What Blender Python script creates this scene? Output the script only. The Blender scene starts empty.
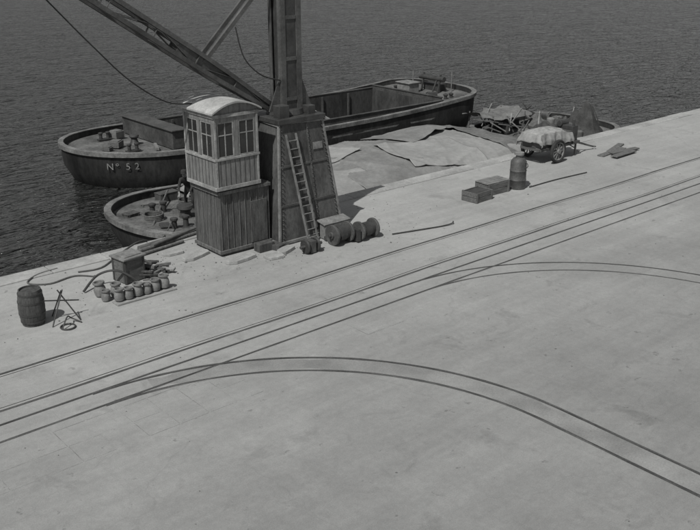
import bpy, math, random
from mathutils import Vector, Matrix, noise
random.seed(7)
C=bpy.context; D=bpy.data; S=C.scene
def link(o): S.collection.objects.link(o); return o

# ---------------------------------------------------------------- materials
def mat(name,v,rough=.8,var=.3,scale=2.0,fine=18.0,bump=.25,bdist=.01,metal=0.0,stretch=(1,1,1),tint=(1.0,1.005,.985),spec=.3):
    m=D.materials.new(name); m.use_nodes=True; nt=m.node_tree; N=nt.nodes; L=nt.links
    b=N['Principled BSDF']; b.inputs['Roughness'].default_value=rough; b.inputs['Metallic'].default_value=metal
    b.inputs['Specular IOR Level'].default_value=spec
    tc=N.new('ShaderNodeTexCoord'); mp=N.new('ShaderNodeMapping'); mp.inputs['Scale'].default_value=stretch
    L.new(tc.outputs['Object'],mp.inputs['Vector'])
    n1=N.new('ShaderNodeTexNoise'); n1.inputs['Scale'].default_value=scale; n1.inputs['Detail'].default_value=6; n1.inputs['Roughness'].default_value=.65
    n2=N.new('ShaderNodeTexNoise'); n2.inputs['Scale'].default_value=fine; n2.inputs['Detail'].default_value=5; n2.inputs['Roughness'].default_value=.7
    L.new(mp.outputs[0],n1.inputs['Vector']); L.new(mp.outputs[0],n2.inputs['Vector'])
    a=N.new('ShaderNodeMapRange'); a.inputs[1].default_value=.3; a.inputs[2].default_value=.7; a.inputs[3].default_value=1-var; a.inputs[4].default_value=1+var
    c=N.new('ShaderNodeMapRange'); c.inputs[1].default_value=.3; c.inputs[2].default_value=.7; c.inputs[3].default_value=1-var*.6; c.inputs[4].default_value=1+var*.6
    L.new(n1.outputs['Fac'],a.inputs[0]); L.new(n2.outputs['Fac'],c.inputs[0])
    mu=N.new('ShaderNodeMath'); mu.operation='MULTIPLY'; L.new(a.outputs[0],mu.inputs[0]); L.new(c.outputs[0],mu.inputs[1])
    vm=N.new('ShaderNodeVectorMath'); vm.operation='SCALE'; vm.inputs[0].default_value=(v*tint[0],v*tint[1],v*tint[2])
    L.new(mu.outputs[0],vm.inputs['Scale']); L.new(vm.outputs[0],b.inputs['Base Color'])
    bp=N.new('ShaderNodeBump'); bp.inputs['Strength'].default_value=bump; bp.inputs['Distance'].default_value=bdist
    L.new(n2.outputs['Fac'],bp.inputs['Height']); L.new(bp.outputs[0],b.inputs['Normal'])
    return m
M=dict(
 iron=mat('dark_iron',.040,.55,.45,3,25,.3,spec=.5),
 iron2=mat('painted_iron',.072,.6,.5,1.6,20,.3,spec=.4),
 ped=mat('pedestal_plate',.075,.65,.6,1.1,14,.3,stretch=(1,1,.45),spec=.35),
 edge=mat('worn_iron_edge',.17,.6,.4,4,30,.3),
 steel=mat('rail_steel',.07,.5,.6,1.1,30,.2,spec=.5),
 groove=mat('rail_groove_dirt',.055,.95,.6,1.3,30,.2),
 woodg=mat('grey_painted_wood',.16,.75,.4,3,22,.35,stretch=(6,6,1)),
 woodd=mat('dark_tarred_wood',.06,.8,.5,2,16,.4,stretch=(5,5,.7)),
 boxw=mat('sunbleached_dark_boards',.08,.8,.55,2,16,.4,stretch=(5,5,.7)),
 woodl=mat('weathered_wood',.24,.85,.35,3,20,.4,stretch=(1,6,6)),
 woodm=mat('brown_wood',.11,.85,.4,3,20,.4,stretch=(1,6,6)),
 batt=mat('weathered_batten',.115,.85,.5,2,20,.4,stretch=(6,6,1)),
 trim=mat('pale_trim_paint',.25,.7,.45,3,30,.3),
 roof=mat('roof_canvas',.33,.8,.3,2,20,.3),
 glass=mat('window_glass',.03,.15,.3,2,5,.05,spec=.5),
 hull=mat('tarred_hull',.030,.65,.7,.7,7,.4,stretch=(1,1,.35),spec=.35),
 hull2=mat('rusty_hull',.06,.7,.5,1.2,9,.4),
 deck=mat('barge_deck',.10,.8,.65,1.0,10,.4),
 rub=mat('rubbing_strake',.13,.7,.6,1.2,10,.4),
 hold=mat('hold_lining',.045,.85,.6,.8,8,.4,stretch=(1,1,.4)),
 canvas=mat('dusty_canvas',.215,.95,.22,.6,6,.25,.015),
 canvasb=mat('faded_canvas',.175,.95,.26,.7,6,.25,.015),
 canvasc=mat('bleached_canvas',.245,.95,.2,.7,6,.25,.015),
 canvas2=mat('grey_canvas',.13,.95,.3,1.0,8,.3,.015),
 canvasp=mat('cart_canvas',.24,.95,.25,2.2,9,.3,.015),
 canvasd=mat('dark_canvas',.05,.95,.4,2,12,.4,.02),
 stone=mat('stone_slab',.28,.9,.25,3,25,.5,.01),
 coping=mat('coping_stone',.29,.9,.3,.7,12,.5,.01),
 rope=mat('hemp_rope',.10,.95,.3,8,60,.4),
 rubber=mat('rubber',.03,.8,.3,6,30,.2),
 cloth=mat('dark_cloth',.035,.95,.3,6,40,.3),
 skin=mat('skin',.22,.6,.1,6,40,.1),
 white=mat('faded_white_lettering',.2,.85,.8,7,40,.2),
 wall=mat('quay_stone',.2,.9,.35,1,8,.6,.03),
)
# ---------------------------------------------------------------- mesh builder
class MB:
    def __init__(s): s.v=[]; s.f=[]
    def add(s,vs,fs):
        o=len(s.v); s.v+= [Vector(p) for p in vs]; s.f+=[tuple(i+o for i in f) for f in fs]; return s
    def box(s,c,d,rot=None):
        c=Vector(c); R=rot.to_matrix() if rot is not None and hasattr(rot,'to_matrix') else (rot or Matrix.Identity(3))
        vs=[c+R@Vector((x*d[0]/2,y*d[1]/2,z*d[2]/2)) for x in(-1,1) for y in(-1,1) for z in(-1,1)]
        return s.add(vs,[(0,1,3,2),(4,6,7,5),(0,4,5,1),(2,3,7,6),(0,2,6,4),(1,5,7,3)])
    def frame_of(s,a,b,up=(0,0,1)):
        z=(Vector(b)-Vector(a)).normalized(); u=Vector(up)
        if abs(z.dot(u))>.97: u=Vector((0,1,0))
        x=u.cross(z).normalized(); y=z.cross(x); return x,y,z
    def bar(s,a,b,w,h,up=(0,0,1)):
        x,y,z=s.frame_of(a,b,up); a=Vector(a); b=Vector(b)
        vs=[p+x*(i*w/2)+y*(j*h/2) for p in(a,b) for i,j in((-1,-1),(1,-1),(1,1),(-1,1))]
        return s.add(vs,[(0,3,2,1),(4,5,6,7),(0,1,5,4),(1,2,6,5),(2,3,7,6),(3,0,4,7)])
    def cyl(s,a,b,r1,r2=None,n=20):
        r2=r1 if r2 is None else r2; x,y,z=s.frame_of(a,b); a=Vector(a); b=Vector(b)
        vs=[]
        for p,r in((a,r1),(b,r2)):
            for k in range(n):
                t=2*math.pi*k/n; vs.append(p+x*(r*math.cos(t))+y*(r*math.sin(t)))
        fs=[(k,(k+1)%n,(k+1)%n+n,k+n) for k in range(n)]+[tuple(range(n-1,-1,-1)),tuple(range(n,2*n))]
        return s.add(vs,fs)
    def ring(s,c,axis,R,r,n=24,m=8,sq=1.0):
        c=Vector(c); x,y,z=s.frame_of((0,0,0),axis); vs=[];fs=[]
        for i in range(n):
            t=2*math.pi*i/n; d=x*math.cos(t)+y*math.sin(t)
            for j in range(m):
                q=2*math.pi*j/m; vs.append(c+d*(R+r*math.cos(q))+z*(r*sq*math.sin(q)))
        for i in range(n):
            for j in range(m):
                fs.append((i*m+j,((i+1)%n)*m+j,((i+1)%n)*m+(j+1)%m,i*m+(j+1)%m))
        return s.add(vs,fs)
    def lathe(s,prof,c=(0,0,0),n=20,axis=(0,0,1)):
        c=Vector(c); z=Vector(axis).normalized(); u=Vector((1,0,0)) if abs(z.x)<.9 else Vector((0,1,0))
        x=(u-z*u.dot(z)).normalized(); y=z.cross(x); vs=[];fs=[]
        for r,h in prof:
            for k in range(n):
                t=2*math.pi*k/n; vs.append(c+z*h+x*(r*math.cos(t))+y*(r*math.sin(t)))
        for i in range(len(prof)-1):
            for k in range(n): fs.append((i*n+k,i*n+(k+1)%n,(i+1)*n+(k+1)%n,(i+1)*n+k))
        fs.append(tuple(range(n))); fs.append(tuple((len(prof)-1)*n+k for k in range(n)))
        return s.add(vs,fs)
    def tube(s,pts,r,n=8):
        P=[Vector(p) for p in pts]; vs=[];fs=[]
        for i,p in enumerate(P):
            a=P[max(i-1,0)]; b=P[min(i+1,len(P)-1)]; x,y,z=s.frame_of(a,b)
            for k in range(n):
                t=2*math.pi*k/n; vs.append(p+x*(r*math.cos(t))+y*(r*math.sin(t)))
        for i in range(len(P)-1):
            for k in range(n): fs.append((i*n+k,i*n+(k+1)%n,(i+1)*n+(k+1)%n,(i+1)*n+k))
        fs.append(tuple(range(n))); fs.append(tuple((len(P)-1)*n+k for k in range(n)))
        return s.add(vs,fs)
def smooth_pts(P,k=6):
    P=[Vector(p) for p in P]; Q=[]
    for i in range(len(P)-1):
        a=P[max(i-1,0)];b=P[i];c=P[i+1];d=P[min(i+2,len(P)-1)]
        for j in range(k):
            t=j/k; Q.append(.5*((2*b)+(c-a)*t+(2*a-5*b+4*c-d)*t*t+(3*b-a-3*c+d)*t**3))
    Q.append(P[-1]); return Q
import bmesh
def mesh(name,mb,m,origin=(0,0,0),smooth=False,bevel=0):
    me=D.meshes.new(name); o=Vector(origin)
    me.from_pydata([tuple(v-o) for v in mb.v],[],mb.f)
    bm=bmesh.new(); bm.from_mesh(me); bmesh.ops.recalc_face_normals(bm,faces=bm.faces); bm.to_mesh(me); bm.free()
    me.materials.append(M[m] if isinstance(m,str) else m)
    if smooth:
        me.polygons.foreach_set('use_smooth',[True]*len(me.polygons))
        try: me.set_sharp_from_angle(angle=math.radians(38))
        except Exception: pass
    ob=link(D.objects.new(name,me))
    if bevel:
        b=ob.modifiers.new('bevel','BEVEL'); b.width=bevel; b.segments=2; b.limit_method='ANGLE'
    return ob
def thing(name,loc,label,cat,group=None):
    e=link(D.objects.new(name,None)); e.location=loc; e.empty_display_size=.2
    e['label']=label; e['category']=cat
    if group: e['group']=group
    e['o']=list(loc); return e
def part(par,name,mb,m,smooth=False,bevel=0,label=None,up=None):
    root=up or par
    o=Vector(root['o'])
    ob=mesh(name,mb,m,o,smooth,bevel); ob.parent=par
    if label: ob['label']=label
    return ob
def solo(name,mb,m,loc,label,cat,smooth=False,bevel=0,group=None,rotz=0,local=False):
    ob=mesh(name,mb,m,(0,0,0) if local else loc,smooth,bevel); ob.location=loc; ob.rotation_euler[2]=rotz
    ob['label']=label; ob['category']=cat
    if group: ob['group']=group
    return ob
def copy_thing(src,loc,rotz=0,scale=1,label=None):
    n=src.copy(); link(n); n.location=loc; n.rotation_euler[2]=rotz; n.scale=(scale,)*3
    if label: n['label']=label
    for ch in src.children:
        c=ch.copy(); link(c); c.parent=n
    return n

# ---------------------------------------------------------------- camera
H=8.3; pitch=math.radians(20.8); yaw=math.radians(49)
h=Vector((math.cos(yaw),math.sin(yaw),0)); r=Vector((math.sin(yaw),-math.cos(yaw),0))
f=h*math.cos(pitch)-Vector((0,0,1))*math.sin(pitch); u=r.cross(f)
cam=D.cameras.new('camera'); co=link(D.objects.new('camera',cam)); cam.lens=36*875/700; cam.sensor_width=36
cam.clip_end=6000; cam.clip_start=.1
R=Matrix((r,u,-f)).transposed().to_4x4(); R.translation=Vector((0,0,H)); co.matrix_world=R
S.camera=co

# ---------------------------------------------------------------- light
w=D.worlds.new('World'); S.world=w; w.use_nodes=True; nt=w.node_tree
sky=nt.nodes.new('ShaderNodeTexSky'); sky.sky_type='NISHITA'; sky.sun_disc=False
elev=math.radians(54); az=Vector((.93,.37)).normalized(); ld=Vector((az.x*math.cos(elev),az.y*math.cos(elev),-math.sin(elev)))
sky.sun_elevation=elev; sky.sun_rotation=math.atan2(-az.x,-az.y)%(2*math.pi)
hs=nt.nodes.new('ShaderNodeHueSaturation'); hs.inputs['Saturation'].default_value=.08
nt.links.new(sky.outputs[0],hs.inputs['Color'])
bg=nt.nodes['Background']; bg.inputs[1].default_value=.062; nt.links.new(hs.outputs[0],bg.inputs[0])
sl=D.lights.new('sun','SUN'); sl.energy=3.8; sl.angle=math.radians(.5); sl.color=(1,.995,.975)
so=link(D.objects.new('sun',sl)); so.rotation_euler=ld.to_track_quat('-Z','Y').to_euler()
S.view_settings.view_transform='Standard'; S.view_settings.look='None'; S.view_settings.exposure=0

# ---------------------------------------------------------------- setting
ZW=-1.8; QY=21.7
def ground_mat():
    m=D.materials.new('quay_concrete'); m.use_nodes=True; nt=m.node_tree; N=nt.nodes; L=nt.links; b=N['Principled BSDF']
    b.inputs['Roughness'].default_value=.9; b.inputs['Specular IOR Level'].default_value=.2
    g=N.new('ShaderNodeNewGeometry')
    def mapp(sc,rz=0):
        p=N.new('ShaderNodeMapping'); p.inputs['Scale'].default_value=sc; p.inputs['Rotation'].default_value=(0,0,rz); L.new(g.outputs['Position'],p.inputs['Vector']); return p
    def nz(scale,det,sc=(1,1,1),rz=0,lo=.3,hi=.7,a=.8,bb=1.2,ro=.6,dist=0):
        n=N.new('ShaderNodeTexNoise'); n.inputs['Scale'].default_value=scale; n.inputs['Detail'].default_value=det; n.inputs['Roughness'].default_value=ro; n.inputs['Distortion'].default_value=dist
        L.new(mapp(sc,rz).outputs[0],n.inputs['Vector']); r_=N.new('ShaderNodeMapRange')
        for i,x in enumerate((lo,hi,a,bb)): r_.inputs[i+1].default_value=x
        L.new(n.outputs['Fac'],r_.inputs[0]); return r_.outputs[0],n
    def mul(x,y):
        q=N.new('ShaderNodeMath'); q.operation='MULTIPLY'; L.new(x,q.inputs[0]); L.new(y,q.inputs[1]); return q.outputs[0]
    o,_=nz(.2,6,a=.86,bb=1.12)
    for args in [dict(scale=.9,det=6,a=.93,bb=1.07),dict(scale=1.0,det=6,sc=(.07,2.6,1),a=.93,bb=1.05,ro=.65),dict(scale=.8,det=4,sc=(.12,3.0,1),rz=.55,a=.95,bb=1.04),dict(scale=.7,det=4,sc=(2.5,.15,1),rz=.1,a=.97,bb=1.03),dict(scale=8,det=5,a=.91,bb=1.09,ro=.75),
                 dict(scale=45,det=4,a=.84,bb=1.16,ro=.8),dict(scale=.9,det=9,lo=.56,hi=.72,a=1,bb=.74,ro=.68,dist=.6),dict(scale=3.2,det=8,lo=.64,hi=.68,a=1,bb=.68,ro=.66,dist=.3),dict(scale=1.6,det=8,lo=.58,hi=.74,a=1,bb=1.16,ro=.75,sc=(.6,1.4,1),rz=.4)]:
        x,nn=nz(**args); o=mul(o,x)
    v=N.new('ShaderNodeTexVoronoi'); v.feature='DISTANCE_TO_EDGE'; v.inputs['Scale'].default_value=.22
    dn=N.new('ShaderNodeTexNoise'); dn.inputs['Scale'].default_value=.8; dn.inputs['Detail'].default_value=6; L.new(g.outputs['Position'],dn.inputs['Vector'])
    va=N.new('ShaderNodeVectorMath'); va.operation='MULTIPLY_ADD'; va.inputs[1].default_value=(1.2,1.2,0); L.new(dn.outputs['Color'],va.inputs[0]); L.new(g.outputs['Position'],va.inputs[2]); L.new(va.outputs[0],v.inputs['Vector'])
    cr=N.new('ShaderNodeMapRange'); cr.inputs[1].default_value=0; cr.inputs[2].default_value=.003; cr.inputs[3].default_value=.92; cr.inputs[4].default_value=1; L.new(v.outputs['Distance'],cr.inputs[0]); 
    o=mul(o,cr.outputs[0])
    sp=N.new('ShaderNodeSeparateXYZ'); L.new(g.outputs['Position'],sp.inputs[0])
    wn=N.new('ShaderNodeTexNoise'); wn.inputs['Scale'].default_value=.5; wn.inputs['Detail'].default_value=4; L.new(g.outputs['Position'],wn.inputs['Vector'])
    ad=N.new('ShaderNodeMath'); ad.operation='MULTIPLY_ADD'; ad.inputs[1].default_value=5; L.new(wn.outputs['Fac'],ad.inputs[0]); L.new(sp.outputs['Y'],ad.inputs[2])
    gr=N.new('ShaderNodeMapRange'); gr.inputs[1].default_value=8; gr.inputs[2].default_value=22; gr.inputs[3].default_value=.82; gr.inputs[4].default_value=1.14; gr.interpolation_type='SMOOTHSTEP'
    L.new(ad.outputs[0],gr.inputs[0]); o=mul(o,gr.outputs[0])
    vm=N.new('ShaderNodeVectorMath'); vm.operation='SCALE'; k=.265; vm.inputs[0].default_value=(k,k*1.005,k*.985); L.new(o,vm.inputs['Scale']); L.new(vm.outputs[0],b.inputs['Base Color'])
    bp=N.new('ShaderNodeBump'); bp.inputs['Strength'].default_value=.3; bp.inputs['Distance'].default_value=.012
    bn=N.new('ShaderNodeTexNoise'); bn.inputs['Scale'].default_value=9; bn.inputs['Detail'].default_value=9; bn.inputs['Roughness'].default_value=.7; L.new(g.outputs['Position'],bn.inputs['Vector'])
    L.new(bn.outputs['Fac'],bp.inputs['Height']); L.new(bp.outputs[0],b.inputs['Normal'])
    return m
M['ground']=ground_mat()
def struct(o,lab=None): o['kind']='structure'; return o
g=MB(); g.add([(-900,-900,0),(900,-900,0),(900,QY-.62,0),(-900,QY-.62,0)],[(0,1,2,3)])
struct(mesh('pavement',g,'ground'))
g=MB(); x=-60.0
while x<140:
    l=1.5+random.uniform(-.15,.15); dz=random.uniform(-.012,.012)
    g.box((x+l/2,QY-.31,-.16+dz+.012),(l-.018,.60,.34)); x+=l
cop=mesh('kerb',g,'coping',bevel=.02); struct(cop)
g=MB(); g.box((0,QY-.5,-5.4+.06),(1800,.96,10.0))
wl=solo('quay_wall',g,'wall',(0,QY,-3),'grey stone quay wall dropping down to dark water','wall')
# water
def water_mat():
    m=D.materials.new('harbour_water'); m.use_nodes=True; nt=m.node_tree; N=nt.nodes; L=nt.links; b=N['Principled BSDF']
    b.inputs['Base Color'].default_value=(.034,.035,.034,1); b.inputs['Roughness'].default_value=.12; b.inputs['IOR'].default_value=1.33
    b.inputs['Specular IOR Level'].default_value=.55
    g=N.new('ShaderNodeNewGeometry'); last=None
    for sc,str_,rz,s,dd in ((( .5,1.5,1),1.0,.86,.35,2.0),((.6,1.9,1),1.0,.62,1.1,1.0),((.6,1.9,1),1.0,1.0,2.8,.32)):
        p=N.new('ShaderNodeMapping'); p.inputs['Scale'].default_value=sc; p.inputs['Rotation'].default_value=(0,0,rz); L.new(g.outputs['Position'],p.inputs['Vector'])
        n=N.new('ShaderNodeTexNoise'); n.inputs['Scale'].default_value=s; n.inputs['Detail'].default_value=2.5; n.inputs['Distortion'].default_value=1.0; L.new(p.outputs[0],n.inputs['Vector'])
        bp=N.new('ShaderNodeBump'); bp.inputs['Strength'].default_value=str_; bp.inputs['Distance'].default_value=dd
        L.new(n.outputs['Fac'],bp.inputs['Height'])
        if last: L.new(last.outputs[0],bp.inputs['Normal'])
        last=bp
    L.new(last.outputs[0],b.inputs['Normal']); return m
M['water']=water_mat()
g=MB(); g.add([(-2500,QY-.3,ZW),(3500,QY-.3,ZW),(3500,4000,ZW),(-2500,4000,ZW)],[(0,1,2,3)])
struct(mesh('water',g,'water'))
M['joint']=mat('slab_joint',.215,.95,.5,1.2,30,.2)
g=MB()
for j in range(3):
    for i in range(9):
        if random.random()<.8: g.box((3.31+i*.62,12.4+j*.62,0),(.58,.012,.005))
for i in range(10):
    for j in range(2):
        if random.random()<.75: g.box((3.0+i*.62+random.uniform(-.01,.01),12.71+j*.62,0),(.011,.58,.008))
struct(mesh('path',g,'joint'))
# ---------------------------------------------------------------- tracks
def sweep(mb,pts,off,w,z0,z1):
    P=[Vector((p[0],p[1])) for p in pts]; vs=[];fs=[]
    for i,p in enumerate(P):
        a=P[max(i-1,0)];b=P[min(i+1,len(P)-1)];d=(b-a).normalized();n=Vector((-d.y,d.x))
        ww=w*(1+.55*noise.noise(Vector((p.x*1.7,p.y*1.7,off*3))))
        for o,z in((off-ww/2,z0),(off-ww/2,z1),(off+ww/2,z1),(off+ww/2,z0)):
            q=p+n*o; vs.append((q.x,q.y,z))
    for i in range(len(P)-1):
        for k in range(3): fs.append((i*4+k,i*4+k+1,i*4+k+5,i*4+k+4))
    mb.add(vs,fs)
def track(pts,gauge,label,k,hw=.038,bed=None):
    mid=pts[len(pts)//2]; t=thing('railway_track',(mid[0],mid[1],0),label,'railway track')
    for s in(-1,1):
        a=MB(); sweep(a,pts,s*gauge/2,hw,-.01,.006+.0007*k); part(t,'rail',a,'steel')
        a=MB(); sweep(a,pts,s*(gauge/2)-s*(hw/2+.016),.030,-.01,.0030+.0005*k); part(t,'rail_groove',a,'groove')
        if gauge>1:
            a=MB(); sweep(a,pts,s*(gauge/2)-s*(hw/2+.11),.018,-.01,.0055); part(t,'guard_rail',a,'groove')
    if bed:
        a=MB(); sweep(a,bed[1],0,gauge-.10,-.01,.0012+.0003*k); part(t,'track_bed',a,bed[0])
M['bed']=mat('track_bed_concrete',.212,.9,.3,.8,30,.4,.008)
def line(x0,x1,y0,y1=None,n=40):
    y1=y0 if y1 is None else y1
    return [(x0+(x1-x0)*i/n,y0+(y1-y0)*i/n) for i in range(n+1)]
def wob(P): return [(x,y+.02*math.sin(x*.9)+.025*math.sin(x*.37+1)) for x,y in P]
track(wob(line(-60,140,(16.48+14.94)/2,n=700)),1.5,'long standard gauge track set flush in quay concrete',0)
track(line(-60,140,14.2,n=700),.60,'narrow gauge track set flush in quay concrete',1,hw=.03)
def curve(cx,cy,R_,skip):
    Q=[(cx+R_*math.sin(t),cy+R_*math.cos(t)) for t in [i*math.pi/2/72 for i in range(73)]]
    Q+=[(cx+R_,cy-i*.6) for i in range(1,30)]; return Q,Q[skip:]
P1,Q1=curve(6.0,8.12,6.05,8); track(P1,.60,'narrow gauge branch track curving away from the water',2,bed=('bed',Q1))
P2,Q2=curve(14.5,7.98,6.22,10); track(P2,.60,'narrow gauge siding curving sharply across the quay',3,hw=.026)
cv=thing('inspection_cover',(12.35,13.3,0),'flat rectangular cover let into the concrete','cover')
part(cv,'frame',MB().box((12.35,13.3,.0),(1.13,.71,.004)),'joint'); part(cv,'lid',MB().box((12.35,13.3,.001),(1.10,.68,.010)),'ground')

# ---------------------------------------------------------------- crane
cr=thing('quay_crane',(14.9,19.7,0),'dark riveted iron quay crane with tapered plate pedestal and jib','crane')
b0=(13.80,16.12,18.88,20.9); b1=(14.1,15.62,19.2,20.6); zt=3.38
def frus(mb,b0,b1,z0,z1):
    v=[(b0[0],b0[2],z0),(b0[1],b0[2],z0),(b0[1],b0[3],z0),(b0[0],b0[3],z0),(b1[0],b1[2],z1),(b1[1],b1[2],z1),(b1[1],b1[3],z1),(b1[0],b1[3],z1)]
    mb.add(v,[(3,2,1,0),(4,5,6,7),(0,1,5,4),(1,2,6,5),(2,3,7,6),(3,0,4,7)]); return v
a=MB(); pv=[Vector(p) for p in frus(a,b0,b1,.02,zt)]; ped=part(cr,'pedestal',a,'ped')
a=MB()
for i,j in((0,4),(1,5),(2,6),(3,7)): a.bar(pv[i],pv[j],.07,.07)
for i,j in((0,1),(1,2),(3,0),(4,5),(5,6),(7,4)): a.bar(pv[i]+Vector((0,0,.05)),pv[j]+Vector((0,0,.05 if i<4 else -.03)),.09,.09)
part(ped,'corner_angle',a,'edge',up=cr,bevel=.01)
a=MB()
for z in(1.1,2.2):
    k=z/zt; p=pv[0].lerp(pv[4],k); q=pv[1].lerp(pv[5],k); a.bar(p+Vector((0,-.015,0)),q+Vector((0,-.015,0)),.03,.06)
for s in(.62,): a.bar(pv[0].lerp(pv[1],s)+Vector((0,-.012,0)),pv[4].lerp(pv[5],s)+Vector((0,-.012,0)),.06,.02)
for s in(.05,.62,.95):
    for i in range(26):
        p=pv[0].lerp(pv[1],s).lerp(pv[4].lerp(pv[5],s),(i+.5)/26); a.cyl(p+Vector((0,-.05,0)),p+Vector((0,.0,0)),.016,n=6)
part(ped,'panel_strip',a,'iron2',up=cr)
a=MB(); p=pv[0].lerp(pv[1],.8).lerp(pv[4].lerp(pv[5],.8),.78); a.box(p+Vector((0,-.02,0)),(.34,.02,.2),Matrix.Rotation(-.1,3,'X')); part(ped,'plate',a,'edge',up=cr,bevel=.004)
a=MB(); a.box((14.86,19.9,zt+.07),(1.66,1.6,.14)); a.cyl((14.86,19.9,zt+.14),(14.86,19.9,zt+.30),.55,.5,28)
a.box((15.35,19.45,zt+.25),(.26,.3,.24)); a.box((14.35,19.4,zt+.3),(.35,.3,.36)); part(cr,'turntable',a,'iron',bevel=.015)
lad_b=Vector((14.80,18.62,.0)); lad_t=Vector((14.42,19.08,3.1)); a=MB(); wv=Vector((.17,0,0))
for s in(-1,1): a.bar(lad_b+wv*s,lad_t+wv*s,.04,.055)
for i in range(13):
    p=lad_b.lerp(lad_t,(i+.6)/13.4); a.cyl(p-wv,p+wv,.014,n=8)
part(cr,'ladder',a,'edge',label='light worn iron ladder')
mx,my=14.88,19.85; zb=zt+.28; ztp=7.3
a=MB(); a.box((mx,my,(zb+ztp)/2),(.52,.5,ztp-zb)); mast=part(cr,'mast',a,'iron')
a=MB()
for sx_ in(-1,1):
    for sy_ in(-1,1):
        a.box((mx+sx_*.27,my+sy_*.262,(zb+ztp)/2),(.17,.03,ztp-zb)); a.box((mx+sx_*.347,my+sy_*.19,(zb+ztp)/2),(.03,.11,ztp-zb))
part(mast,'flange',a,'iron2',up=cr)
z=zb+.3
while z<ztp-.2:
    part(mast,'batten_plate',MB().box((mx,my-.268,z),(.35,.02,.10)),'iron2',up=cr); z+=1.1
a=MB(); a.box((mx,my,ztp+.05),(.85,.75,.1)); a.cyl((mx,my-.3,ztp+.3),(mx,my+.3,ztp+.3),.22,n=20); part(mast,'mast_head',a,'iron',up=cr)
for s in(-1,1):
    a=MB(); a.add([(mx+s*.37,my-.2,zb),(mx+s*.75,my-.2,zb),(mx+s*.37,my-.2,zb+.9),(mx+s*.37,my-.17,zb),(mx+s*.75,my-.17,zb),(mx+s*.37,my-.17,zb+.9)],[(0,1,2),(3,5,4),(0,3,4,1),(1,4,5,2),(2,5,3,0)]); part(cr,'gusset',a,'iron2')
# jib
piv=Vector((14.35,20.05,3.75)); jd=Vector((-.838,0,.546)).normalized(); jn=Vector((.546,0,.838)).normalized()
a=MB(); Lj=11.0
def J(t,up,y): 
    wt=min(1,.45+t*.25)*(1 if t<8 else max(.4,1-(t-8)*.2)); return piv+jd*t+jn*(up*.17*wt)+Vector((0,y*.22*wt,0))
for up in(-1,1):
    for y in(-1,1):
        for i in range(12): a.bar(J(i*Lj/12,up,y),J((i+1)*Lj/12,up,y),.11,.11)
nb=8
for i in range(nb):
    t0=i*Lj/nb;t1=(i+1)*Lj/nb;s=1 if i%2 else -1
    for y in(-1,1): a.bar(J(t0,s,y),J(t1,-s,y),.08,.02); a.bar(J(t1,1,y),J(t1,-1,y),.06,.02)
    for up in(-1,1): a.bar(J(t0,up,s),J(t1,up,-s),.07,.02)
for y in(-1,1): a.bar(J(0,0,y*1.0),J(3.4,0,y*1.02),.012,.26)
part(cr,'jib',a,'iron2')
for y in(-.17,.17):
    a=MB(); a.bar((12.25,20.05+y,5.15),(14.6,20.05+y,7.4),.08,.11); part(cr,'luffing_rod',a,'iron2')
a=MB(); a.tube(smooth_pts([(13.2,19.75,6.0),(13.4,19.7,5.2),(13.9,19.65,4.7),(14.5,19.6,4.5)]),.018)
part(cr,'cable',a,'rubber',smooth=True)
tip=piv+jd*Lj
a=MB(); a.tube(smooth_pts([(12.1,20.3,4.05),(11.3,20.25,4.2),(10.3,20.2,4.85),(9.3,20.15,5.85),(7,20.05,8.3),tuple(tip)]),.018)
part(cr,'cable',a,'rubber',smooth=True)
a=MB(); a.cyl(tip+Vector((0,-.1,0)),tip+Vector((0,.1,0)),.32,n=24); part(cr,'sheave',a,'iron')
# machinery box under the cabin
a=MB(); a.box((12.92,19.9,.935),(1.64,1.28,1.83)); box=part(cr,'machinery_box',a,'boxw')
a=MB()
for i in range(9):
    x=12.14+i*.195+random.uniform(-.012,.012); a.box((x,19.25,.93),(.014,.02,1.78))
for i in range(7): a.box((12.09,19.3+i*.2,.93),(.02,.014,1.78))
for z in(.12,1.78):
    a.box((12.92,19.235,z),(1.70,.05,.09)); a.box((12.075,19.9,z),(.05,1.34,.09))
part(box,'batten',a,'batt',up=cr,bevel=.004)
a=MB(); a.box((13.35,19.225,.8),(.55,.03,1.2)); part(box,'hatch',a,'boxw',up=cr,bevel=.008)
# cabin
x0,x1,y0,y1,z0,z1=12.0,13.38,19.17,20.64,1.87,3.92
a=MB(); 
wt=.05
a.box(((x0+x1)/2,(y0+y1)/2,z0+.03),(x1-x0,y1-y0,.06))
sill=2.74; head=3.70
for (c,d) in (((x0+x1)/2,y0+wt/2),((x0+x1)/2,y1-wt/2)):
    a.box((c,d,(z0+.06+sill)/2),(x1-x0,wt,sill-z0-.06)); a.box((c,d,(head+z1)/2),(x1-x0,wt,z1-head))
for c in(x0+wt/2,x1-wt/2):
    a.box((c,(y0+y1)/2,(z0+.06+sill)/2),(wt,y1-y0-2*wt,sill-z0-.06)); a.box((c,(y0+y1)/2,(head+z1)/2),(wt,y1-y0-2*wt,z1-head))
    for yy in(y0+.09,(y0+y1)/2,y1-.09): a.box((c,yy,(sill+head)/2),(wt,.1,head-sill))
for yy in(y0+wt/2,y1-wt/2):
    for xx in(x0+.07,(x0+x1)/2,x1-.07): a.box((xx,yy,(sill+head)/2),(.12,wt,head-sill))
cab=part(cr,'cabin',a,'woodg')
a=MB()
for z,hh in((z0+.06,.1),(sill-.02,.06),(z1-.06,.09)):
    a.box(((x0+x1)/2,y0-.015,z),(x1-x0+.06,.03,hh)); a.box((x0-.015,(y0+y1)/2,z),(.03,y1-y0,hh))
for xx in(x0+.03,x1-.03): a.box((xx,y0-.012,(z0+z1)/2),(.06,.022,z1-z0-.2))
a.box((x0-.012,y1-.03,(z0+z1)/2),(.022,.06,z1-z0-.2))
part(cab,'trim',a,'trim',up=cr,bevel=.004)
a=MB()
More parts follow.
